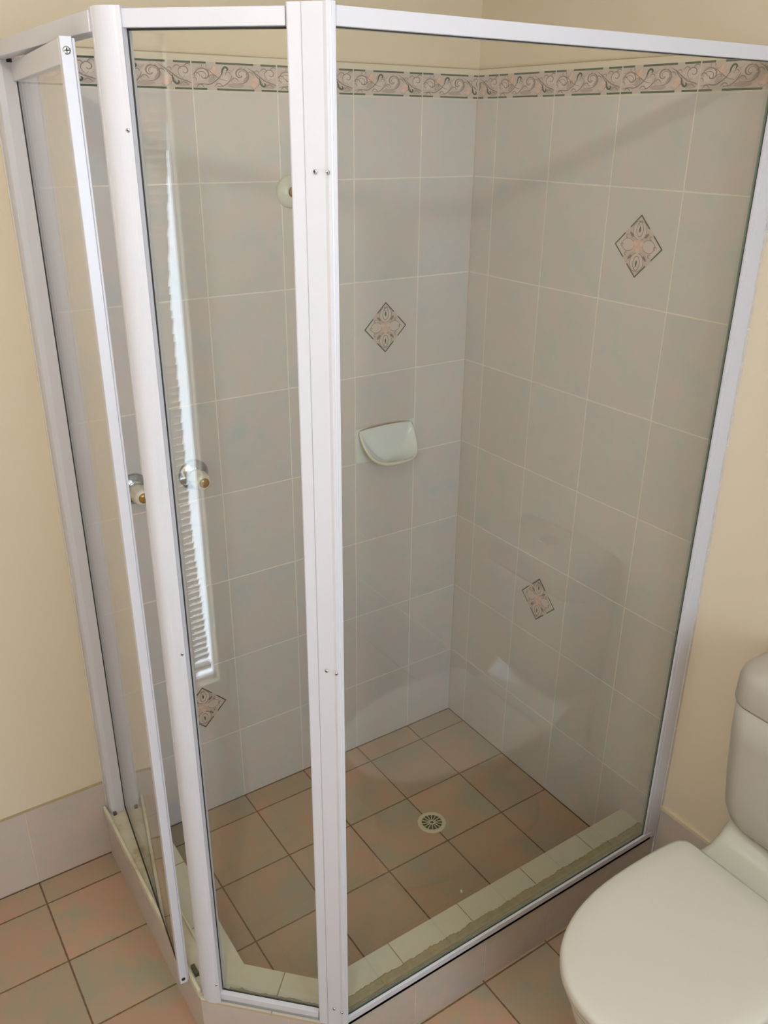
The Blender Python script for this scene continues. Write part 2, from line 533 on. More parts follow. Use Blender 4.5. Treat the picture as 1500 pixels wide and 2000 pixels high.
def border_tile(bm, put, u0, u1):
    """one 200 mm border tile; only the part between u0 and u1 (metres from its left edge) is laid"""
    e = 0.0011
    lo, hi = u0 + e, u1 - e
    def rect(a, c, z0, z1, lift, mi):
        a, c = max(a, lo), min(c, hi)
        if c > a:
            polyface(bm, [(a, z0), (c, z0), (c, z1), (a, z1)], put, lift, mi)
    rect(0, 0.2, -0.0355, -0.028, .0002, 1); rect(0, 0.2, 0.034, 0.0495, .0002, 1)
    rect(0, 0.2, -0.028, 0.034, .0002, 0)
    for a, c in ((0.0015, 0.033), (0.0555, 0.1435), (0.161, 0.1985)):
        rect(a, c, -0.0340, -0.0290, .0005, 2)
        rect(a, c, 0.0292, 0.0340, .0005, 2)
    for a, c in ((0.033, 0.0555), (0.1435, 0.161)):
        rect(a, c, -0.0340, -0.028, .0004, 0); rect(a, c, 0.028, 0.034, .0004, 0)
    def clipr(pts, wid, lift, mi):
        run = []
        for p in pts + [None]:
            if p is not None and lo < p[0] < hi and abs(p[1] + 0.0) < 0.0285:
                run.append(p)
            else:
                if len(run) > 2: polyribbon(bm, run, wid, put, lift, mi)
                run = []
    def blob(cx, cy, rx, ry, rot, lift, mi):
        if lo + rx < cx < hi - rx:
            polyface(bm, ell(cx, cy, rx, ry, rot), put, lift, mi)
    # soft leaf bodies
    for (cx, cy, rx, ry, ro) in ((.024, .002, .019, .012, .5), (.112, .006, .019, .014, -.2), (.183, .009, .015, .012, .2),
                                 (.070, -.012, .017, .009, .9), (.150, -.012, .012, .010, -.6), (.092, -.018, .010, .006, .3)):
        blob(cx, cy, rx, ry, ro, .00035, 7)
    for (cx, cy, rx, ry, ro) in ((.100, -.021, .020, .006, 0), (.180, -.020, .016, .007, 0), (.046, -.006, .013, .006, .8), (.126, -.004, .012, .005, .9)):
        blob(cx, cy, rx, ry, ro, .0004, 4)
    # pink flowers
    for cx, cy in ((.050, .013), (.147, -.012)):
        for k in range(5):
            a = 2 * PI * k / 5 + .3
            blob(cx + .007 * math.cos(a), cy + .006 * math.sin(a), .0065, .0038, a, .00045 + k * .00002, 5 if k % 2 else 6)
    # scroll lines
    clipr(spiral(.026, .002, .021, .004, 200, -170), .0030, .0006, 3)
    clipr(spiral(.024, -.001, .015, .003, 190, -120), .0016, .0006, 3)
    clipr(spiral(.112, .006, .023, .004, -110, 330), .0034, .0006, 3)
    clipr(spiral(.114, .006, .015, .002, -60, 300), .0016, .0006, 3)
    clipr(spiral(.184, .010, .016, .0025, 250, -160), .0024, .0006, 3)
    clipr(curve((.004, -.022), (.020, -.019), (.038, -.020), (.052, -.012), (.064, .000), (.070, .012)), .0028, .0006, 3)
    clipr(curve((.056, -.024), (.072, -.022), (.086, -.010), (.092, .004)), .0024, .0006, 3)
    clipr(curve((.030, .018), (.040, .012), (.050, .004), (.064, -.006), (.080, -.010)), .0018, .0006, 3)
    clipr(curve((.128, .024), (.140, .016), (.150, .004), (.160, -.008), (.166, -.020)), .0022, .0006, 3)
    clipr(curve((.140, .018), (.156, .004), (.172, -.008), (.190, -.014), (.198, -.018)), .0030, .0006, 3)
    clipr(curve((.120, -.022), (.134, -.016), (.142, -.022), (.150, -.018)), .0016, .0006, 5)
    clipr(curve((.082, -.004), (.092, -.014), (.104, -.016), (.112, -.024)), .0020, .0006, 4)
    clipr(curve((.172, -.022), (.182, -.016), (.192, -.024)), .0018, .0006, 3)
    clipr(curve((.008, .014), (.016, .020), (.028, .021)), .0014, .0006, 4)
    for (ux, uy, k) in ((.010, .004, 1), (.040, .020, -1), (.060, -.020, 1), (.090, .018, -1), (.098, -.006, 1), (.134, .010, 1), (.142, -.024, -1), (.168, .020, 1), (.176, -.004, -1), (.018, -.024, 1), (.118, .024, -1), (.192, .024, 1)):
        clipr(curve((ux - .009, uy - .004 * k), (ux - .003, uy + .003 * k), (ux + .004, uy + .002 * k), (ux + .009, uy - .005 * k)), .0022, .00062, 3 if k > 0 else 4)
        clipr(spiral(ux, uy - .001, .0060, .0018, 30 * k, 30 * k + 260 * k, 14), .0013, .00058, 4)
    for (ux, uy) in ((.046, -.002), (.084, .006), (.152, .012), (.160, -.020), (.030, .024), (.006, -.010)):
        clipr(spiral(ux, uy, .0075, .003, 200, -30, 14), .0019, .00063, 3)
    # dark green hooks
    clipr(curve((.068, .004), (.070, .016), (.076, .023), (.082, .019), (.079, .013)), .0046, .0008, 2)
    clipr(curve((.157, .000), (.159, -.014), (.166, -.021), (.171, -.017), (.168, -.012)), .0046, .0008, 2)

b = bm_()
put = lambda x, y, l: (-1.177 + x, -l, ZB + 0.79 * y)
box(b, -1.177, 0.0, -0.00012, 0.0, ZF0 - 0.0005, ZT, 8)
for k in range(6):
    left = A0 - 0.2 * (5 - k)                 # left edge of the tile in world x
    right = min(left + 0.2, 0.0)
    pk = (lambda L: (lambda x, y, l: (L + x, -l, ZB + 0.79 * y)))(left)
    border_tile(b, pk, 0.0, right - left)
struct('trim_1', b, PRM)
b = bm_()
box(b, -0.00012, 0.0, -0.882, 0.0, ZF0 - 0.0005, ZT, 8)
for k in range(-1, 4):
    left = B0 - 0.2 * k                       # left edge (nearest the corner) in world y
    pk = (lambda L: (lambda x, y, l: (-l, L - x, ZB + 0.79 * y)))(left)
    if k == -1:
        border_tile(b, pk, 0.2 + B0 + 0.0, 0.2) if False else border_tile(b, (lambda x, y, l: (-l, B0 + 0.2 - x, ZB + 0.79 * y)), 0.122, 0.2)
    else:
        border_tile(b, pk, 0.0, 0.2)
border_tile(b, (lambda x, y, l: (-l, B0 - 0.8 - x, ZB + 0.79 * y)), 0.0, 0.0045)
struct('trim_2', b, PRM)

def diamond(put, name, parent, label, strong=True):
    bm = bm_()
    r = 0.0685
    polyface(bm, [(r, 0), (0, r), (-r, 0), (0, -r)], put, .0002, 0)
    polyface(bm, [(r * .93, 0), (r * .55, r * .38), (r * .55, -r * .38)], put, .00025, 7)
    polyface(bm, [(-r * .93, 0), (-r * .55, r * .38), (-r * .55, -r * .38)], put, .00025, 7)
    q = 0.0655
    for sx, sy in ((1, 0), (0, 1), (-1, 0), (0, -1)):
        for k in (-1, 1):
            tx, ty = (-sx + k * abs(sy), -sy + k * abs(sx))
            p0 = (sx * q, sy * q); p1 = (sx * q + tx * q * .40, sy * q + ty * q * .40)
            polyribbon(bm, [p0, p1], .0030, put, .0008, 2, taper=False)
        polyface(bm, ell(sx * q, sy * q, .0016, .0016), put, .0008, 2)
    for s in (1, -1):
        # upright lobes with a dark slit
        polyface(bm, ell(0, s * .034, .0190, .0200), put, .0004, 7)
        polyribbon(bm, ell(0, s * .034, .0190, .0200, 0, 30), .0014, put, .0006, 3, closed=True)
        polyribbon(bm, ell(0, s * .036, .0092, .0155, 0, 26), .0016, put, .0006, 3, closed=True)
        polyface(bm, ell(0, s * .036, .0022, .0065), put, .0008, 2)
        polyribbon(bm, spiral(0, s * .048, .006, .003, 20, 340), .0012, put, .0007, 3)
        # side lobes
        polyface(bm, ell(s * .029, .002, .0170, .0135, 0), put, .00045, 7)
        polyribbon(bm, ell(s * .029, .002, .0170, .0135, 0, 26), .0013, put, .0006, 3, closed=True)
        polyribbon(bm, spiral(s * .046, -.001, .0055, .0015, 0, 300), .0016, put, .0007, 3)
        for t in (1, -1):
            polyface(bm, ell(s * .021, t * .024, .0075, .0030, s * t * .8), put, .0005, 3)
            polyribbon(bm, spiral(s * .033, t * .019, .0050, .0015, 40, 330), .0016, put, .0006, 3)
            polyribbon(bm, curve((s * .006, t * .012), (s * .020, t * .017), (s * .030, t * .026)), .0016, put, .0006, 4)
    for k in range(6):
        a = 2 * PI * k / 6 + PI / 6
        polyface(bm, ell(.0085 * math.cos(a), .0085 * math.sin(a), .0085, .0050, a), put, .0009 + k * .00003, 6 if k % 2 else 5)
    polyface(bm, ell(0, 0, .0045, .0045), put, .0013, 6)
    return obj(name, bm, PRM, parent, label=label)
diamond(lambda x, y, l: (-0.280 + x, -l, 1.356 + y), 'diamond_motif', wall_back, 'printed floral diamond above the soap dish')
diamond(lambda x, y, l: (-0.879 + x, -l, 0.364 + y), 'diamond_motif', wall_back, 'printed floral diamond low on the back wall')
diamond(lambda x, y, l: (-l, -0.580 - x, 1.608 + y), 'diamond_motif', wall_right, 'printed floral diamond high on the right wall')
diamond(lambda x, y, l: (-l, -0.377 - x, 0.616 + y), 'diamond_motif', wall_right, 'pale printed floral diamond low on the right wall')

# ---- skirting tiles ------------------------------------------------------
b = bm_(); box(b, XL, -1.1775, 0.0, PW, 0, 0.2405); box(b, XL, -1.1775, -0.0004, PW, 0.2405, 0.243, 1)
struct('baseboard_back', b, [M['skirt_x'], M['caulk']])
b = bm_(); box(b, 0.0, PW, YR, -0.881, 0, 0.234); box(b, -0.001, PW, YR, -0.881, 0.234, 0.2435, 1)
struct('baseboard_right', b, [M['skirt_y'], M['trim_edge']])
b = bm_(); box(b, XL, XL + 0.007, YR, WY0 - 0.03, 0, 0.246); struct('baseboard_left', b, M['skirt_y'])

# ---- window in the left wall (seen mirrored in the corner glass) ---------
w1 = bpy.data.objects.new('window_1', None); w1.location = (XL, (WY0 + WY1) / 2, WZ0); COL.objects.link(w1); w1['kind'] = 'structure'
b = bm_()
f = 0.03
box(b, XL - 0.045, XL - 0.032, WY0, WY0 + .004, WZ0, WZ1); box(b, XL - 0.045, XL - 0.032, WY1 - f, WY1, WZ0, WZ1)
box(b, XL - 0.045, XL - 0.032, WY0, WY1, WZ0, WZ0 + .012); box(b, XL - 0.045, XL - 0.032, WY0, WY1, WZ1 - f, WZ1)
obj('window_frame', b, M['winframe'], w1)
b = bm_(); box(b, XL - 0.040, XL - 0.036, WY0, WY1, WZ0, WZ1); obj('window_pane', b, M['clear'], w1)
bl = thing('venetian_blind', (XL - 0.015, (WY0 + WY1) / 2, WZ1), 'closed white venetian blind mirrored in the narrow corner glass', 'blind')
BY0, BY1 = WY0 + 0.030, WY1 - 0.012
def blind_end(z):
    if z > 1.45:
        return -1.096 - 0.036 * min(1.0, (z - 1.45) / 0.45)
    return -1.096 if z > 0.70 else -1.096 - 0.022 * (0.70 - z) / 0.55
b = bm_()
nsl = int((WZ1 - 0.05 - (WZ0 + 0.10)) / 0.0215) + 2
for i in range(nsl):
    z = WZ0 + 0.10 + 0.0215 * i
    cx = XL - 0.015
    e0 = blind_end(z) + 0.0015 * ((i * 7) % 3)
    dz, dx = 0.0119, 0.0046                    # half extents of a tilted slat
    t = 0.0004
    vs = [(cx - dx, z - dz), (cx, z + .0006), (cx + dx, z + dz)]
    P = [(x - t, zz) for x, zz in vs] + [(x + t, zz) for x, zz in vs[::-1]]
    a = [b.verts.new((x, e0, zz)) for x, zz in P]; c = [b.verts.new((x, BY1, zz)) for x, zz in P]
    for k in range(len(P)):
        b.faces.new([a[k], a[(k + 1) % len(P)], c[(k + 1) % len(P)], c[k]])
    b.faces.new(a[::-1]); b.faces.new(c)
obj('slats', b, M['slat'], bl)
b = bm_(); box(b, XL - 0.032, XL - 0.002, BY0, BY1, WZ1 - 0.04, WZ1 - 0.001); obj('head_rail', b, M['slat'], bl)
b = bm_(); box(b, XL - 0.027, XL - 0.003, blind_end(.2), BY1, WZ0 + 0.058, WZ0 + 0.075); obj('bottom_rail', b, M['slat'], bl)
b = bm_(); box(b, XL - 0.0085, XL - 0.0070, BY0 + 0.10, BY0 + 0.1015, WZ0 + 0.08, WZ1 - 0.03); obj('ladder_cord', b, M['slat'], bl)

# added behind the camera: framed opaque panel that gives the rear fill light a place
w2 = bpy.data.objects.new('added_rear_panel', None); w2.location = ((RX0 + RX1) / 2, YR, RZ0); COL.objects.link(w2); w2['kind'] = 'structure'
b = bm_()
box(b, RX0, RX0 + .05, YR - .1, YR - .05, RZ0, RZ1); box(b, RX1 - .05, RX1, YR - .1, YR - .05, RZ0, RZ1)
box(b, RX0, RX1, YR - .1, YR - .05, RZ0, RZ0 + .05); box(b, RX0, RX1, YR - .1, YR - .05, RZ1 - .05, RZ1)
obj('window_frame', b, M['winframe'], w2)
b = bm_(); box(b, RX0, RX1, YR - .078, YR - .074, RZ0, RZ1); obj('window_pane', b, M['ceiling'], w2, label='opaque white panel behind the added rear fill light')

w3 = bpy.data.objects.new('added_ceiling_panel', None); w3.location = ((SX0 + SX1) / 2, (SY0 + SY1) / 2, ZC); COL.objects.link(w3); w3['kind'] = 'structure'  # unseen framed panel added over the ceiling fill light, not an actual skylight
b = bm_()
box(b, SX0 - .03, SX0 + .02, SY0 - .03, SY1 + .03, ZC + .141, ZC + .165); box(b, SX1 - .02, SX1 + .03, SY0 - .03, SY1 + .03, ZC + .141, ZC + .165)
box(b, SX0 + .02, SX1 - .02, SY0 - .03, SY0 + .02, ZC + .141, ZC + .165); box(b, SX0 + .02, SX1 - .02, SY1 - .02, SY1 + .03, ZC + .141, ZC + .165)
obj('window_frame', b, M['winframe'], w3)
b = bm_(); box(b, SX0 + .02, SX1 - .02, SY0 + .02, SY1 - .02, ZC + .150, ZC + .154); obj('window_pane', b, M['ceiling'], w3, label='opaque white panel above the added ceiling fill light')

cl = thing('ceiling_light', (-1.76, -1.81, ZC), 'round white ceiling light above and behind the viewer', 'light')
b = bm_(); lathe(b, [(0, 0.0), (0, .15), (-.022, .15), (-.028, .135), (-.028, 0)], (-1.76, -1.81, ZC), (0, 0, 1)); obj('light_base', b, M['winframe'], cl)
b = bm_(); lathe(b, [(-.028, .13), (-.045, .125), (-.060, .095), (-.066, 0)], (-1.76, -1.81, ZC), (0, 0, 1)); obj('diffuser', b, M['lamp'], cl)

# ------------------------------------------------------------------ shower kerb
kerb = thing('shower_curb', (-0.6, -0.8, 0), 'low tiled curb around the shower floor under the glass screen', 'curb')
OUT = [(-1.183, 0.0), (-1.183, -0.656), (-0.9635, -0.8755), (0.0, -0.8755)]
INN = [(-1.070, 0.0), (-1.070, -0.630), (-0.942, -0.763), (0.0, -0.763)]
ZK = 0.143
b = bm_()
mats = [M['curb_y'], M['curb_d'], M['curb_x']]
for i in range(3):
    p, q, r, s = OUT[i], OUT[i + 1], INN[i + 1], INN[i]
    a = [b.verts.new((x, y, 0)) for x, y in (p, q, r, s)]; c = [b.verts.new((x, y, ZK - .008)) for x, y in (p, q, r, s)]
    for j in (0, 2):
        fc = b.faces.new([a[j], a[j + 1] if j < 3 else a[0], c[(j + 1) % 4], c[j]]); fc.material_index = i
    fc = b.faces.new(c); fc.material_index = i
obj('curb_face', b, mats, kerb, label='blush tiled upright faces of the curb')
b = bm_()
for i in range(3):
    barm(b, OUT[i], OUT[i + 1], (-.0010, .004), ZK - .0075, ZK - .0015)
obj('edge_bead', b, plain('tan_grout_bead', rgb(184, 162, 138), 0.7), kerb)
b = bm_()
ctm = [M['curbtop_y'], M['curbtop_d'], M['curbtop_x']]
def offs(poly, d):          # outward offset of the outer line by d
    return [(poly[0][0] - d, 0.0), (poly[1][0] - d, poly[1][1] - d * .414), (poly[2][0] - d * .414, poly[2][1] - d), (0.0, poly[3][1] - d)]
for i in range(3):
    O = offs(OUT, 0.0005)
    quad = (O[i], O[i + 1], INN[i + 1], INN[i])
    a = [b.verts.new((x, y, ZK - .009)) for x, y in quad]; c = [b.verts.new((x, y, ZK)) for x, y in quad]
    for j in (0, 2):
        fc = b.faces.new([a[j], a[j + 1], c[(j + 1) % 4], c[j]]); fc.material_index = i
    fc = b.faces.new(c); fc.material_index = i
obj('curb_top', b, ctm, kerb, label='cream tiled top of the curb')
# rough mortar bed the frame is set in, just inside the glass
b = bm_()
rr = random.Random(3)
def mortar(p, q, d0, d1):
    L = math.dist(p, q); n = int(L / .004)
    dx, dy = (q[0] - p[0]) / L, (q[1] - p[1]) / L
    nx, ny = -dy, dx
    lo, hi, mid = [], [], []
    for k in range(n + 1):
        s = L * k / n
        wv = d1 + rr.uniform(-.0018, .0018) + .002 * math.sin(s * 31) * math.sin(s * 77)
        for lst, d, z in ((lo, d0, ZK + .004), (mid, wv - .004, ZK + .0022), (hi, wv, ZK + .0002)):
            lst.append(b.verts.new((p[0] + dx * s + nx * d, p[1] + dy * s + ny * d, z)))
    for k in range(n):
        b.faces.new([lo[k], lo[k + 1], mid[k + 1], mid[k]]); b.faces.new([mid[k], mid[k + 1], hi[k + 1], hi[k]])
mortar((-0.965, -0.8745), (-0.001, -0.8745), .0192, .050)
mortar((-1.150, -0.695), (-0.990, -0.857), .0192, .044)
q = NT('grey_green_mortar')
q.link(q.ramp(q.noise(q.pos(), 60.0, 4.0, 0.7)[0], [(.3, rgb(138, 130, 98)), (.6, rgb(156, 148, 116))]), q.b.inputs['Base Color'])
q.b.inputs['Roughness'].default_value = 0.85
obj('mortar_bed', b, q.m, kerb, label='rough greenish mortar strip')

# ------------------------------------------------------------------ shower screen
scr = thing('shower_screen', (-0.6, -0.88, ZK), 'white framed neo-angle glass shower screen standing on the tiled curb with its door ajar', 'shower screen')
R2 = 2 ** .5
FB, FT_ = ZK + .001, 1.977
# plan lines of the outer faces (body lies on the left of p -> q : inside the shower)
PL = ((-1.179, -0.031), (-1.179, -0.642))
PD = ((-1.151, -0.684), (-0.998, -0.837))
PF = ((-0.957, -0.881), (-0.022, -0.881))
def rail(name, p, q, z0, z1, depth=0.028, lip=True, mat='frame', lab=None):
    b = bm_()
    barm(b, p, q, (0, depth), z0, z1)
    return obj(name, b, M[mat], scr, bevel=0.0012, label=lab)
rail('top_rail', (PL[0][0], -0.0005), PL[1], 1.952, FT_)
rail('top_rail', *PD, 1.9555, FT_)
rail('top_rail', *PF, 1.9545, FT_)
# glazed bottom rails: outer lip, ledge, inner lip
def brail(p, q, z0, z1, lw, mat='frame'):
    b = bm_()
    barm(b, p, q, (0, lw), z0, z1); barm(b, p, q, (0, .019), z0, z0 + .009)
    return obj('bottom_rail', b, M[mat], scr, bevel=0.0008)
brail(*PD, FB, 0.1675, .0105); brail(*PF, FB, 0.1670, .0062)
b = bm_()
barm(b, (-1.187, -0.0005), (-1.187, -0.650), (0, .007), FB, .165); barm(b, (-1.187, -0.0005), (-1.187, -0.650), (.007, .052), FB, .1505)
barm(b, (-1.187, -0.0005), (-1.187, -0.650), (.047, .052), .1505, .159)
obj('door_sill', b, M['sill'], scr, bevel=0.0008, label='stained cream channel sill under the door')
for (sx, sy) in ((-1.1700, -0.594), (-1.165, -0.022)):
    b = bm_(); box(b, sx - .0045, sx + .0045, sy - .014, sy + .014, .1500, .160)
    obj('rubber_stop', b, M['rubber'], scr, bevel=.001, label='small dark rubber stop in the sill')
# dark wedge gaskets round the two fixed panes
def pane(p, q, off, z0, z1, gh, ge, name='glass_pane'):
    d = (Vector(q) - Vector(p)).normalized(); n = Vector((-d.y, d.x))
    P = [Vector(p) + n * off, Vector(q) + n * off, Vector(q) + n * (off + .005), Vector(p) + n * (off + .005)]
    b = bm_(); prism(b, [(v.x, v.y) for v in P], z0, z1, 1, side=[0, 1, 0, 1])
    o = obj(name, b, [M['glass'], M['glass_edge']], scr, label='fixed clear greenish glass')
    g = bm_()
    e = d * ge
    for a, c, zz0, zz1 in ((Vector(p), Vector(q), z0 + .001, z0 + .001 + gh), (Vector(p), Vector(q), z1 - gh, z1),
                           (Vector(p), Vector(p) + e, z0, z1), (Vector(q) - e * .5, Vector(q), z0, z1)):
        barm(g, (a.x, a.y), (c.x, c.y), (off - .0015, off - .0003), zz0, zz1)
    obj('glazing_gasket', g, M['gasket'], o)
    return o
pane((-1.1505, -0.6845), (-0.9965, -0.8385), .0125, .163, 1.9575, .0045, .0035)
pane((-0.9565, -0.881), (-0.0462, -0.881), .0080, .163, 1.9565, .0032, .0012)
# rounded left post
b = bm_()
pts = [(-1.150, -0.648), (-1.1740, -0.642), (-1.1765, -0.6445), (-1.1765, -0.649), (-1.1735, -0.6510)]
for k in range(9):
    a = math.radians(188 + 52 * k / 8)
    pts.append((-1.1420 + .0362 * math.cos(a), -0.6530 + .0362 * math.sin(a)))
pts += [(-1.1570, -0.6855), (-1.1520, -0.6890), (-1.1500, -0.6860), (-1.1320, -0.6680)]
prism(b, pts, FB, 1.980)
post1 = obj('corner_post', b, M['frame'], scr, bevel=.0006, label='rounded white corner post beside the door')
# faceted right post
b = bm_()
prism(b, [(-0.9985, -0.8400), (-0.9982, -0.8428), (-0.9868, -0.8545), (-0.9862, -0.8536), (-0.9856, -0.8542), (-0.9862, -0.8562), (-0.9690, -0.8775),
          (-0.9672, -0.8825), (-0.9650, -0.8850), (-0.9644, -0.8842), (-0.9638, -0.8850), (-0.9612, -0.8855), (-0.9606, -0.8847), (-0.9600, -0.8855),
          (-0.9555, -0.8856), (-0.9545, -0.8840), (-0.9545, -0.8550), (-0.9700, -0.8250)], FB, 1.9805)
post2 = obj('corner_post', b, M['frame'], scr, bevel=.0004, label='faceted white corner post between the two fixed panes')
def screw(at, n, parent, r=.0034, mat='screw', lab=None):
    b = bm_()
    lathe(b, [(-.001, r), (.0006, r), (.0012, r * .6), (.0012, 0)], at, n, 16)
    nn = Vector(n).normalized()
    e1 = nn.cross(Vector((0, 0, 1))).normalized(); e2 = nn.cross(e1)
    for a_, c_ in ((e1, e2), (e2, e1)):
        vs = [b.verts.new(Vector(at) + nn * .00135 + a_ * s * r * .62 + c_ * t * r * .16) for s, t in ((-1, -1), (1, -1), (1, 1), (-1, 1))]
        fc = b.faces.new(vs); fc.material_index = 1
    return obj('screw', b, [M[mat], M['dark']], parent)
nd = (-1, -1, 0)
for z in (1.8365, 1.020, 0.200):
    screw((-1.1568, -0.6862, z), (-0.75, -1.2, 0), post1, .0028)
for z in (1.790, 1.024, 0.200):
    screw((-0.9790, -0.8684, z), (-0.86, -0.50, 0), post2, .0030)
    screw((-0.9697, -0.8846, z), (-0.42, -1.0, 0), post2, .0028)
# wall channels
b = bm_()
prism(b, [(-1.1745, -0.0006), (-1.1745, -0.018), (-1.1715, -0.028), (-1.160, -0.031), (-1.134, -0.031), (-1.134, -0.0006)], .1515, 1.952)
obj('wall_channel', b, M['frame'], scr, bevel=.0008, label='white channel fixed to the back wall at the hinge side')
b = bm_()
prism(b, [(-0.0006, -0.8795), (-0.0345, -0.8795), (-0.0350, -0.8780), (-0.0365, -0.8780), (-0.0370, -0.8790), (-0.0455, -0.8790), (-0.0455, -0.8722), (-0.0120, -0.8722), (-0.0120, -0.858), (-0.0006, -0.858)], FB, 1.9755)
obj('wall_channel', b, M['frame'], scr, label='white channel fixed to the right wall')

# ---- the door, swung a little outward ------------------------------------
H0, H1 = Vector((-1.1365, -0.0300)), Vector((-1.2018, -0.6060))
dd = (H1 - H0).normalized(); dn = Vector((-dd.y, dd.x))       # left of hinge->stile : toward the shower
if dn.x < 0: dn = -dn
def dbox(bm, s0, s1, t0, t1, z0, z1, mi=0, side=None):
    P = [H0 + dd * s0 + dn * t0, H0 + dd * s1 + dn * t0, H0 + dd * s1 + dn * t1, H0 + dd * s0 + dn * t1]
    prism(bm, [(v.x, v.y) for v in P], z0, z1, mi, side)
LD = (H1 - H0).length
b = bm_(); dbox(b, 0.0, LD - .004, .0, .005, .166, 1.925, 1, side=[0, 1, 0, 1])
door = obj('door', b, [M['glass'], M['glass_edge']], scr, label='clear glass door leaf standing ajar')
b = bm_(); dbox(b, -.004, LD - .012, -.007, .012, 1.916, 1.947); obj('door_rail', b, M['frame'], door, bevel=.001)
b = bm_(); dbox(b, LD - .020, LD, -.0065, .0095, .150, 1.949); dbox(b, LD - .016, LD - .002, .0095, .0135, .152, 1.947)
stile = obj('door_stile', b, M['frame'], door, bevel=.0012, label='white upright edge bar of the door')
b = bm_(); dbox(b, .0005, LD - .02, -.0014, .0064, .1615, .1665); dbox(b, -.0030, .0012, -.0014, .0064, .166, 1.917)
obj('edge_seal', b, M['gasket'], door, label='dark seal along the glass edge')
E1 = H0 + dd * (LD + .0004) + dn * .001
screw((E1.x, E1.y, 1.932), (dd.x, dd.y, 0), door, .0052)
screw((E1.x, E1.y, .163), (dd.x, dd.y, 0), door, .0042, 'dark')
b = bm_(); lathe(b, [(0, .005), (.006, .005), (.006, 0)], (-1.150, -0.050, 1.9465), (0, 0, 1), 16); obj('pivot_pin', b, M['dark'], door)

# ------------------------------------------------------------------ drain
dr = thing('floor_drain', (-0.373, -0.402, 0), 'small round drain grate with spokes in the shower floor', 'drain')
b = bm_()
lathe(b, [(.0004, 0), (.0004, .036)], (-0.373, -0.402, 0), (0, 0, 1), 36)
obj('drain_well', b, M['drainhole'], dr)
b = bm_()
c0 = Vector((-0.373, -0.402, 0))
lathe(b, [(.0002, .0425), (.0026, .0415), (.0034, .0400), (.0034, .0325), (.0026, .0300), (.0006, .0298)], c0, (0, 0, 1), 14)
obj('outer_ring', b, M['drainw'], dr, label='ivory rim of the grate')
b = bm_()
lathe(b, [(.0006, .0090), (.0030, .0088), (.0030, .0052), (.0006, .0050)], c0, (0, 0, 1), 28)
for k in range(14):
    a = 2 * PI * k / 14 + .1
    u = Vector((math.cos(a), math.sin(a), 0)); v = Vector((-math.sin(a), math.cos(a), 0))
    w_ = .00095
    P = [c0 + u * .0075 + v * w_, c0 + u * .0325 + v * w_ * 1.3, c0 + u * .0325 - v * w_ * 1.3, c0 + u * .0075 - v * w_]
    prism(b, [(p.x, p.y) for p in P], .0008, .0029)
obj('spokes', b, M['drainw'], dr)

b = bm_()
lathe(b, [(0.0, .0045), (.002, .0050), (.004, .0035), (.0046, 0)], (0, 0, 0), (0, 0, 1), 12)
for v in b.verts: v.co.y *= 1.9
b.transform(Matrix.Translation((-0.456, -0.643, 0)) @ Matrix.Rotation(-.5, 4, 'Z') @ Matrix.Scale(.62, 4))
tag(obj('soap_chip', b, M['soap'], smooth=True), 'tiny white fleck on the shower floor in front of the drain', 'soap')

# ------------------------------------------------------------------ taps
def make_tap(x, z, label):
    t = thing('shower_tap', (x, 0, z), label, 'tap', 'shower taps on the back wall')
    o = (x, 0, z); n = (0, -1, 0)
    b = bm_(); lathe(b, [(.0, .0385), (.003, .0385), (.007, .0350), (.013, .0235), (.016, .0200), (.016, 0)], o, n); obj('escutcheon', b, M['chrome'], t, label='domed chrome cover plate')
    b = bm_(); lathe(b, [(.012, .0135), (.036, .0120)], o, n, 24); obj('tap_stem', b, M['chrome'], t)
    b = bm_()
    seg = 48; prof = [(.022, .0185), (.024, .0215), (.040, .0225), (.062, .0200), (.068, .0185), (.070, .0150), (.070, 0.0)]
    rings = []
    for h, r in prof:
        ring = []
        for i in range(seg):
            a = 2 * PI * i / seg
            rr_ = r * (1 + .035 * math.cos(8 * a)) if r > 0.016 else r
            if r == 0: rr_ = .0001
            ring.append((x + rr_ * math.cos(a), -h, z + rr_ * math.sin(a)))
        rings.append(ring)
    loft(b, rings); obj('handle', b, M['ivory'], t, label='ivory fluted knob')
    b = bm_(); lathe(b, [(.0695, .0125), (.0715, .0122), (.0735, .0085), (.0742, 0)], o, n, 28); obj('indicator_cap', b, M['amber'], t, label='amber button in the knob')
    return t
tap = make_tap(-0.8505, 1.0565, 'right-hand chrome shower tap with ivory knob, seen through the narrow corner glass')
dup(tap, (-1.0010, 0, 1.0515), 'left-hand chrome shower tap with ivory knob, in the gap between door and corner post')

# ------------------------------------------------------------------ shower outlet
so = thing('shower_outlet', (-0.553, 0, 1.7045), 'bare white shower arm flange high on the back wall beside the corner post', 'flange')
b = bm_(); lathe(b, [(0, .0370), (.003, .0370), (.008, .0335), (.013, .0190), (.015, .0135), (.015, .0105)], (-0.553, 0, 1.7045), (0, -1, 0)); obj('flange', b, M['flange'], so, label='white domed cover plate')
b = bm_(); lathe(b, [(.0, .0115), (.022, .0115), (.022, .0085), (.006, .0085), (.006, 0)], (-0.553, 0, 1.7045), (0, -1, 0), 24)
for k in range(3):
    lathe(b, [(.015 + k * .0025, .0115), (.016 + k * .0025, .0125), (.017 + k * .0025, .0115)], (-0.553, 0, 1.7045), (0, -1, 0), 24)
obj('threaded_socket', b, M['brass'], so, label='worn brass thread')

# ------------------------------------------------------------------ soap dish
sd = thing('soap_dish', (-0.277, 0, 0.99), 'white ceramic soap dish set in the back wall tiles below the floral diamond', 'soap dish')
b = bm_(); box(b, -0.3755, -0.1785, -0.003, 0.0, 0.9865, 1.0870); obj('back_plate', b, M['ceramic'], sd, bevel=.0015)
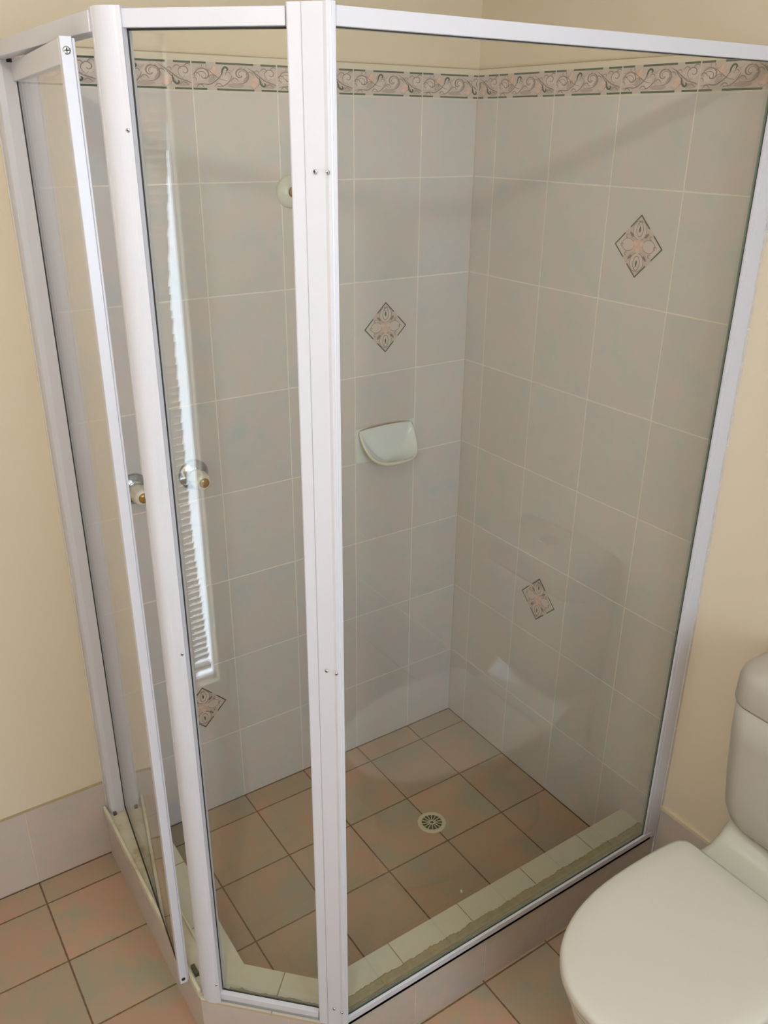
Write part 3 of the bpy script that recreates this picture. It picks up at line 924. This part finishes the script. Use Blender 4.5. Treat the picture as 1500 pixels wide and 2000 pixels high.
# scoop: closed rim = arch on the wall + lip round the front; the bowl is sunk inside it
cx, aw, bw = -0.2780, 0.0860, 0.080
ZD = 0.9865
def sg(v, e): return math.copysign(abs(v) ** e, v)
NF, NB, NV = 40, 24, 14
def rim(i):
    if i <= NF:
        t = PI * i / NF
        s_ = math.sin(t)
        return (cx - aw * sg(math.cos(t), .92), -.0035 - bw * s_ ** .85, ZD + .015 + .076 * (1 - s_) ** 2.2)
    u = (i - NF) / NB                      # back along the wall, right to left
    return (cx + aw * (1 - 2 * u), -.0035, ZD + .091 + .006 * math.sin(PI * u))
RN = NF + NB
cen = Vector((cx - .004, -.040, ZD + .002))
b = bm_()
def ring(f_, grow=0.0, drop=0.0):
    out = []
    for i in range(RN):
        p = Vector(rim(i))
        d = p - cen
        q_ = Vector((cen.x + d.x * f_ * (1 + grow), cen.y + d.y * f_ * (1 + grow), cen.z + d.z * f_ ** 2.0 - drop))
        q_.y = min(q_.y, -.0034)
        out.append(tuple(q_))
    return out
secs = [ring(k / NV) for k in range(1, NV + 1)] + [ring(1.0, .035, -.0012), ring(1.0, .060, .002), ring(1.0, .058, .007)] + [ring(k / NV, .055, .007 + .004 * (1 - k / NV)) for k in range(NV - 1, 0, -2)]
loft(b, secs, mis=[0] * NV + [1] * (len(secs) - NV), cap0=True, cap1=True)
obj('bowl', b, [M['ceramic'], M['dishback']], sd, label='scooped bowl with ivory underside')
b = bm_()
pts = [(cx - aw * 1.03 * math.cos(PI * i / 24), ZD + .093 + .007 * math.sin(PI * i / 24)) for i in range(1, 22)]
polyribbon(b, pts, .0045, lambda x, y, l: (x, -.0036 - l, y), .0004, 0)
obj('mould_line', b, M['mould'], sd, label='brown mould stain above the bowl')

# ------------------------------------------------------------------ toilet
to = thing('toilet', (-0.34, -1.255, 0), 'ivory close-coupled toilet with its lid closed, against the right wall', 'toilet')
YC = -1.262
SH = -.008
prof = [(-0.205, .1720), (-0.235, .1800), (-0.300, .1850), (-0.369, .1865), (-0.430, .1850), (-0.482, .1800), (-0.530, .1700), (-0.566, .1580), (-0.600, .1420),
        (-0.628, .1230), (-0.652, .0990), (-0.670, .0730), (-0.682, .0430), (-0.687, .0140)]
def outline(scale=1.0, dx=0.0, xr=None, corner=.022):
    L = [(x + SH, w_) for x, w_ in prof]
    a = []
    xs = L[0][0]
    # rounded rear corner
    rear = [(xs + corner * .1, L[0][1] - corner * 1.2), (xs + .0, L[0][1] - corner * .45), (xs - corner * .35, L[0][1] - .001)]
    half = [(xs + corner * .12, 0.0), (xs + corner * .12, L[0][1] * .5)] + rear + L[1:]
    pts = [(x, YC + w_) for x, w_ in half] + [(x, YC - w_) for x, w_ in half[::-1] if w_ > 0]
    mx = -0.44
    return [(mx + (x - mx) * scale + dx, YC + (y - YC) * scale) for x, y in pts]
def dens(poly, sub=3):
    n = len(poly); out = []
    for i in range(n):
        p0, p1, p2, p3 = poly[i - 1], poly[i], poly[(i + 1) % n], poly[(i + 2) % n]
        for k in range(sub):
            t = k / sub
            out.append(tuple(0.5 * (2 * p1[j] + (p2[j] - p0[j]) * t + (2 * p0[j] - 5 * p1[j] + 4 * p2[j] - p3[j]) * t * t
                                    + (3 * p1[j] - p0[j] - 3 * p2[j] + p3[j]) * t ** 3) for j in (0, 1)))
    return out
def sec(scale, z, dx=0.0):
    return [(x, y, z) for x, y in dens(outline(scale, dx))]
b = bm_()
loft(b, [sec(.985, .4045), sec(.998, .407), sec(1.0, .414), sec(.997, .422), sec(.985, .4275), sec(.955, .4300), sec(.80, .4305), sec(.5, .4290), sec(.2, .4280)])
obj('lid', b, M['seat'], to, label='ivory closed seat lid')
b = bm_()
loft(b, [sec(.955, .3860), sec(.972, .3885), sec(.975, .395), sec(.968, .4040), sec(.95, .4045)])
obj('seat', b, M['seat'], to)
for s in (1, -1):
    b = bm_(); lathe(b, [(-.022, 0), (-.022, .006), (.022, .006), (.022, 0)], (-0.193, YC + s * .075, .398), (0, 1, 0), 20); obj('hinge', b, M['seat'], to, bevel=.002)
# pan
def ov(cx, hx, hy, z, n=48, e=2.3, flat=0.0):
    out = []
    for i in range(n):
        a = 2 * PI * i / n
        c, s = math.cos(a), math.sin(a)
        out.append((cx + hx * math.copysign(abs(c) ** (2 / e), c), YC + hy * math.copysign(abs(s) ** (2 / e), s), z))
    return out
b = bm_()
loft(b, [ov(-.335, .275, .118, 0.0, e=2.6), ov(-.335, .270, .112, .03, e=2.6), ov(-.335, .262, .100, .10), ov(-.350, .262, .105, .19),
         ov(-.385, .270, .132, .27), ov(-.415, .255, .160, .335), ov(-.425, .250, .173, .372), ov(-.425, .248, .174, .383), ov(-.425, .235, .160, .3858)])
obj('pan', b, M['china'], to, label='ivory china pan')
b = bm_()
def rsec(x, hy, z0, z1, r=.02):
    pts = []
    for (sy, sz, a0) in ((1, 1, 0), (-1, 1, 90), (-1, -1, 180), (1, -1, 270)):
        for k in range(5):
            a = math.radians(a0 + 90 * k / 4)
            pts.append((x, YC + sy * (hy - r) + r * math.cos(a), (z1 - r if sz > 0 else z0 + r) + r * math.sin(a)))
    return pts
loft(b, [rsec(-.300, .150, .28, .384), rsec(-.215, .158, .25, .390), rsec(-.150, .152, .23, .400), rsec(-.125, .148, .22, .418), rsec(-.100, .146, .22, .448), rsec(-.030, .144, .22, .455), rsec(-.004, .143, .22, .455)])
obj('pan_deck', b, M['china'], to, label='china shelf behind the lid that carries the cistern')
# cistern
def csec(z, xf, hy, r=.055, n=8):
    pts = []
    xb = -0.004
    pts.append((xb, YC + hy, z))
    for k in range(n + 1):
        a = math.radians(90 * k / n)
        pts.append((xf + r - r * math.sin(a), YC + hy - r + r * math.cos(a), z))
    for k in range(n + 1):
        a = math.radians(90 * k / n)
        pts.append((xf + r - r * math.cos(a), YC - hy + r - r * math.sin(a), z))
    pts.append((xb, YC - hy, z))
    return pts
b = bm_()
loft(b, [csec(.456, -.118, .120), csec(.462, -.130, .135), csec(.480, -.142, .148), csec(.51, -.150, .158), csec(.60, -.158, .165), csec(.70, -.164, .170), csec(.778, -.166, .172)])
obj('cistern', b, M['cisternp'], to, smooth=False, label='ivory plastic cistern')
b = bm_()
loft(b, [csec(.7795, -.1675, .1735), csec(.785, -.1690, .1750), csec(.835, -.1680, .1740), csec(.852, -.1640, .170), csec(.862, -.1540, .160), csec(.866, -.140, .146), csec(.867, -.10, .11)])
cl_ = obj('cistern_lid', b, M['cisternp'], to, label='deep ivory cistern lid')
b = bm_(); lathe(b, [(0, .026), (.003, .026), (.004, .024), (.004, 0)], (-.085, YC, .8665), (0, 0, 1), 28); obj('flush_button', b, M['chrome'], cl_)
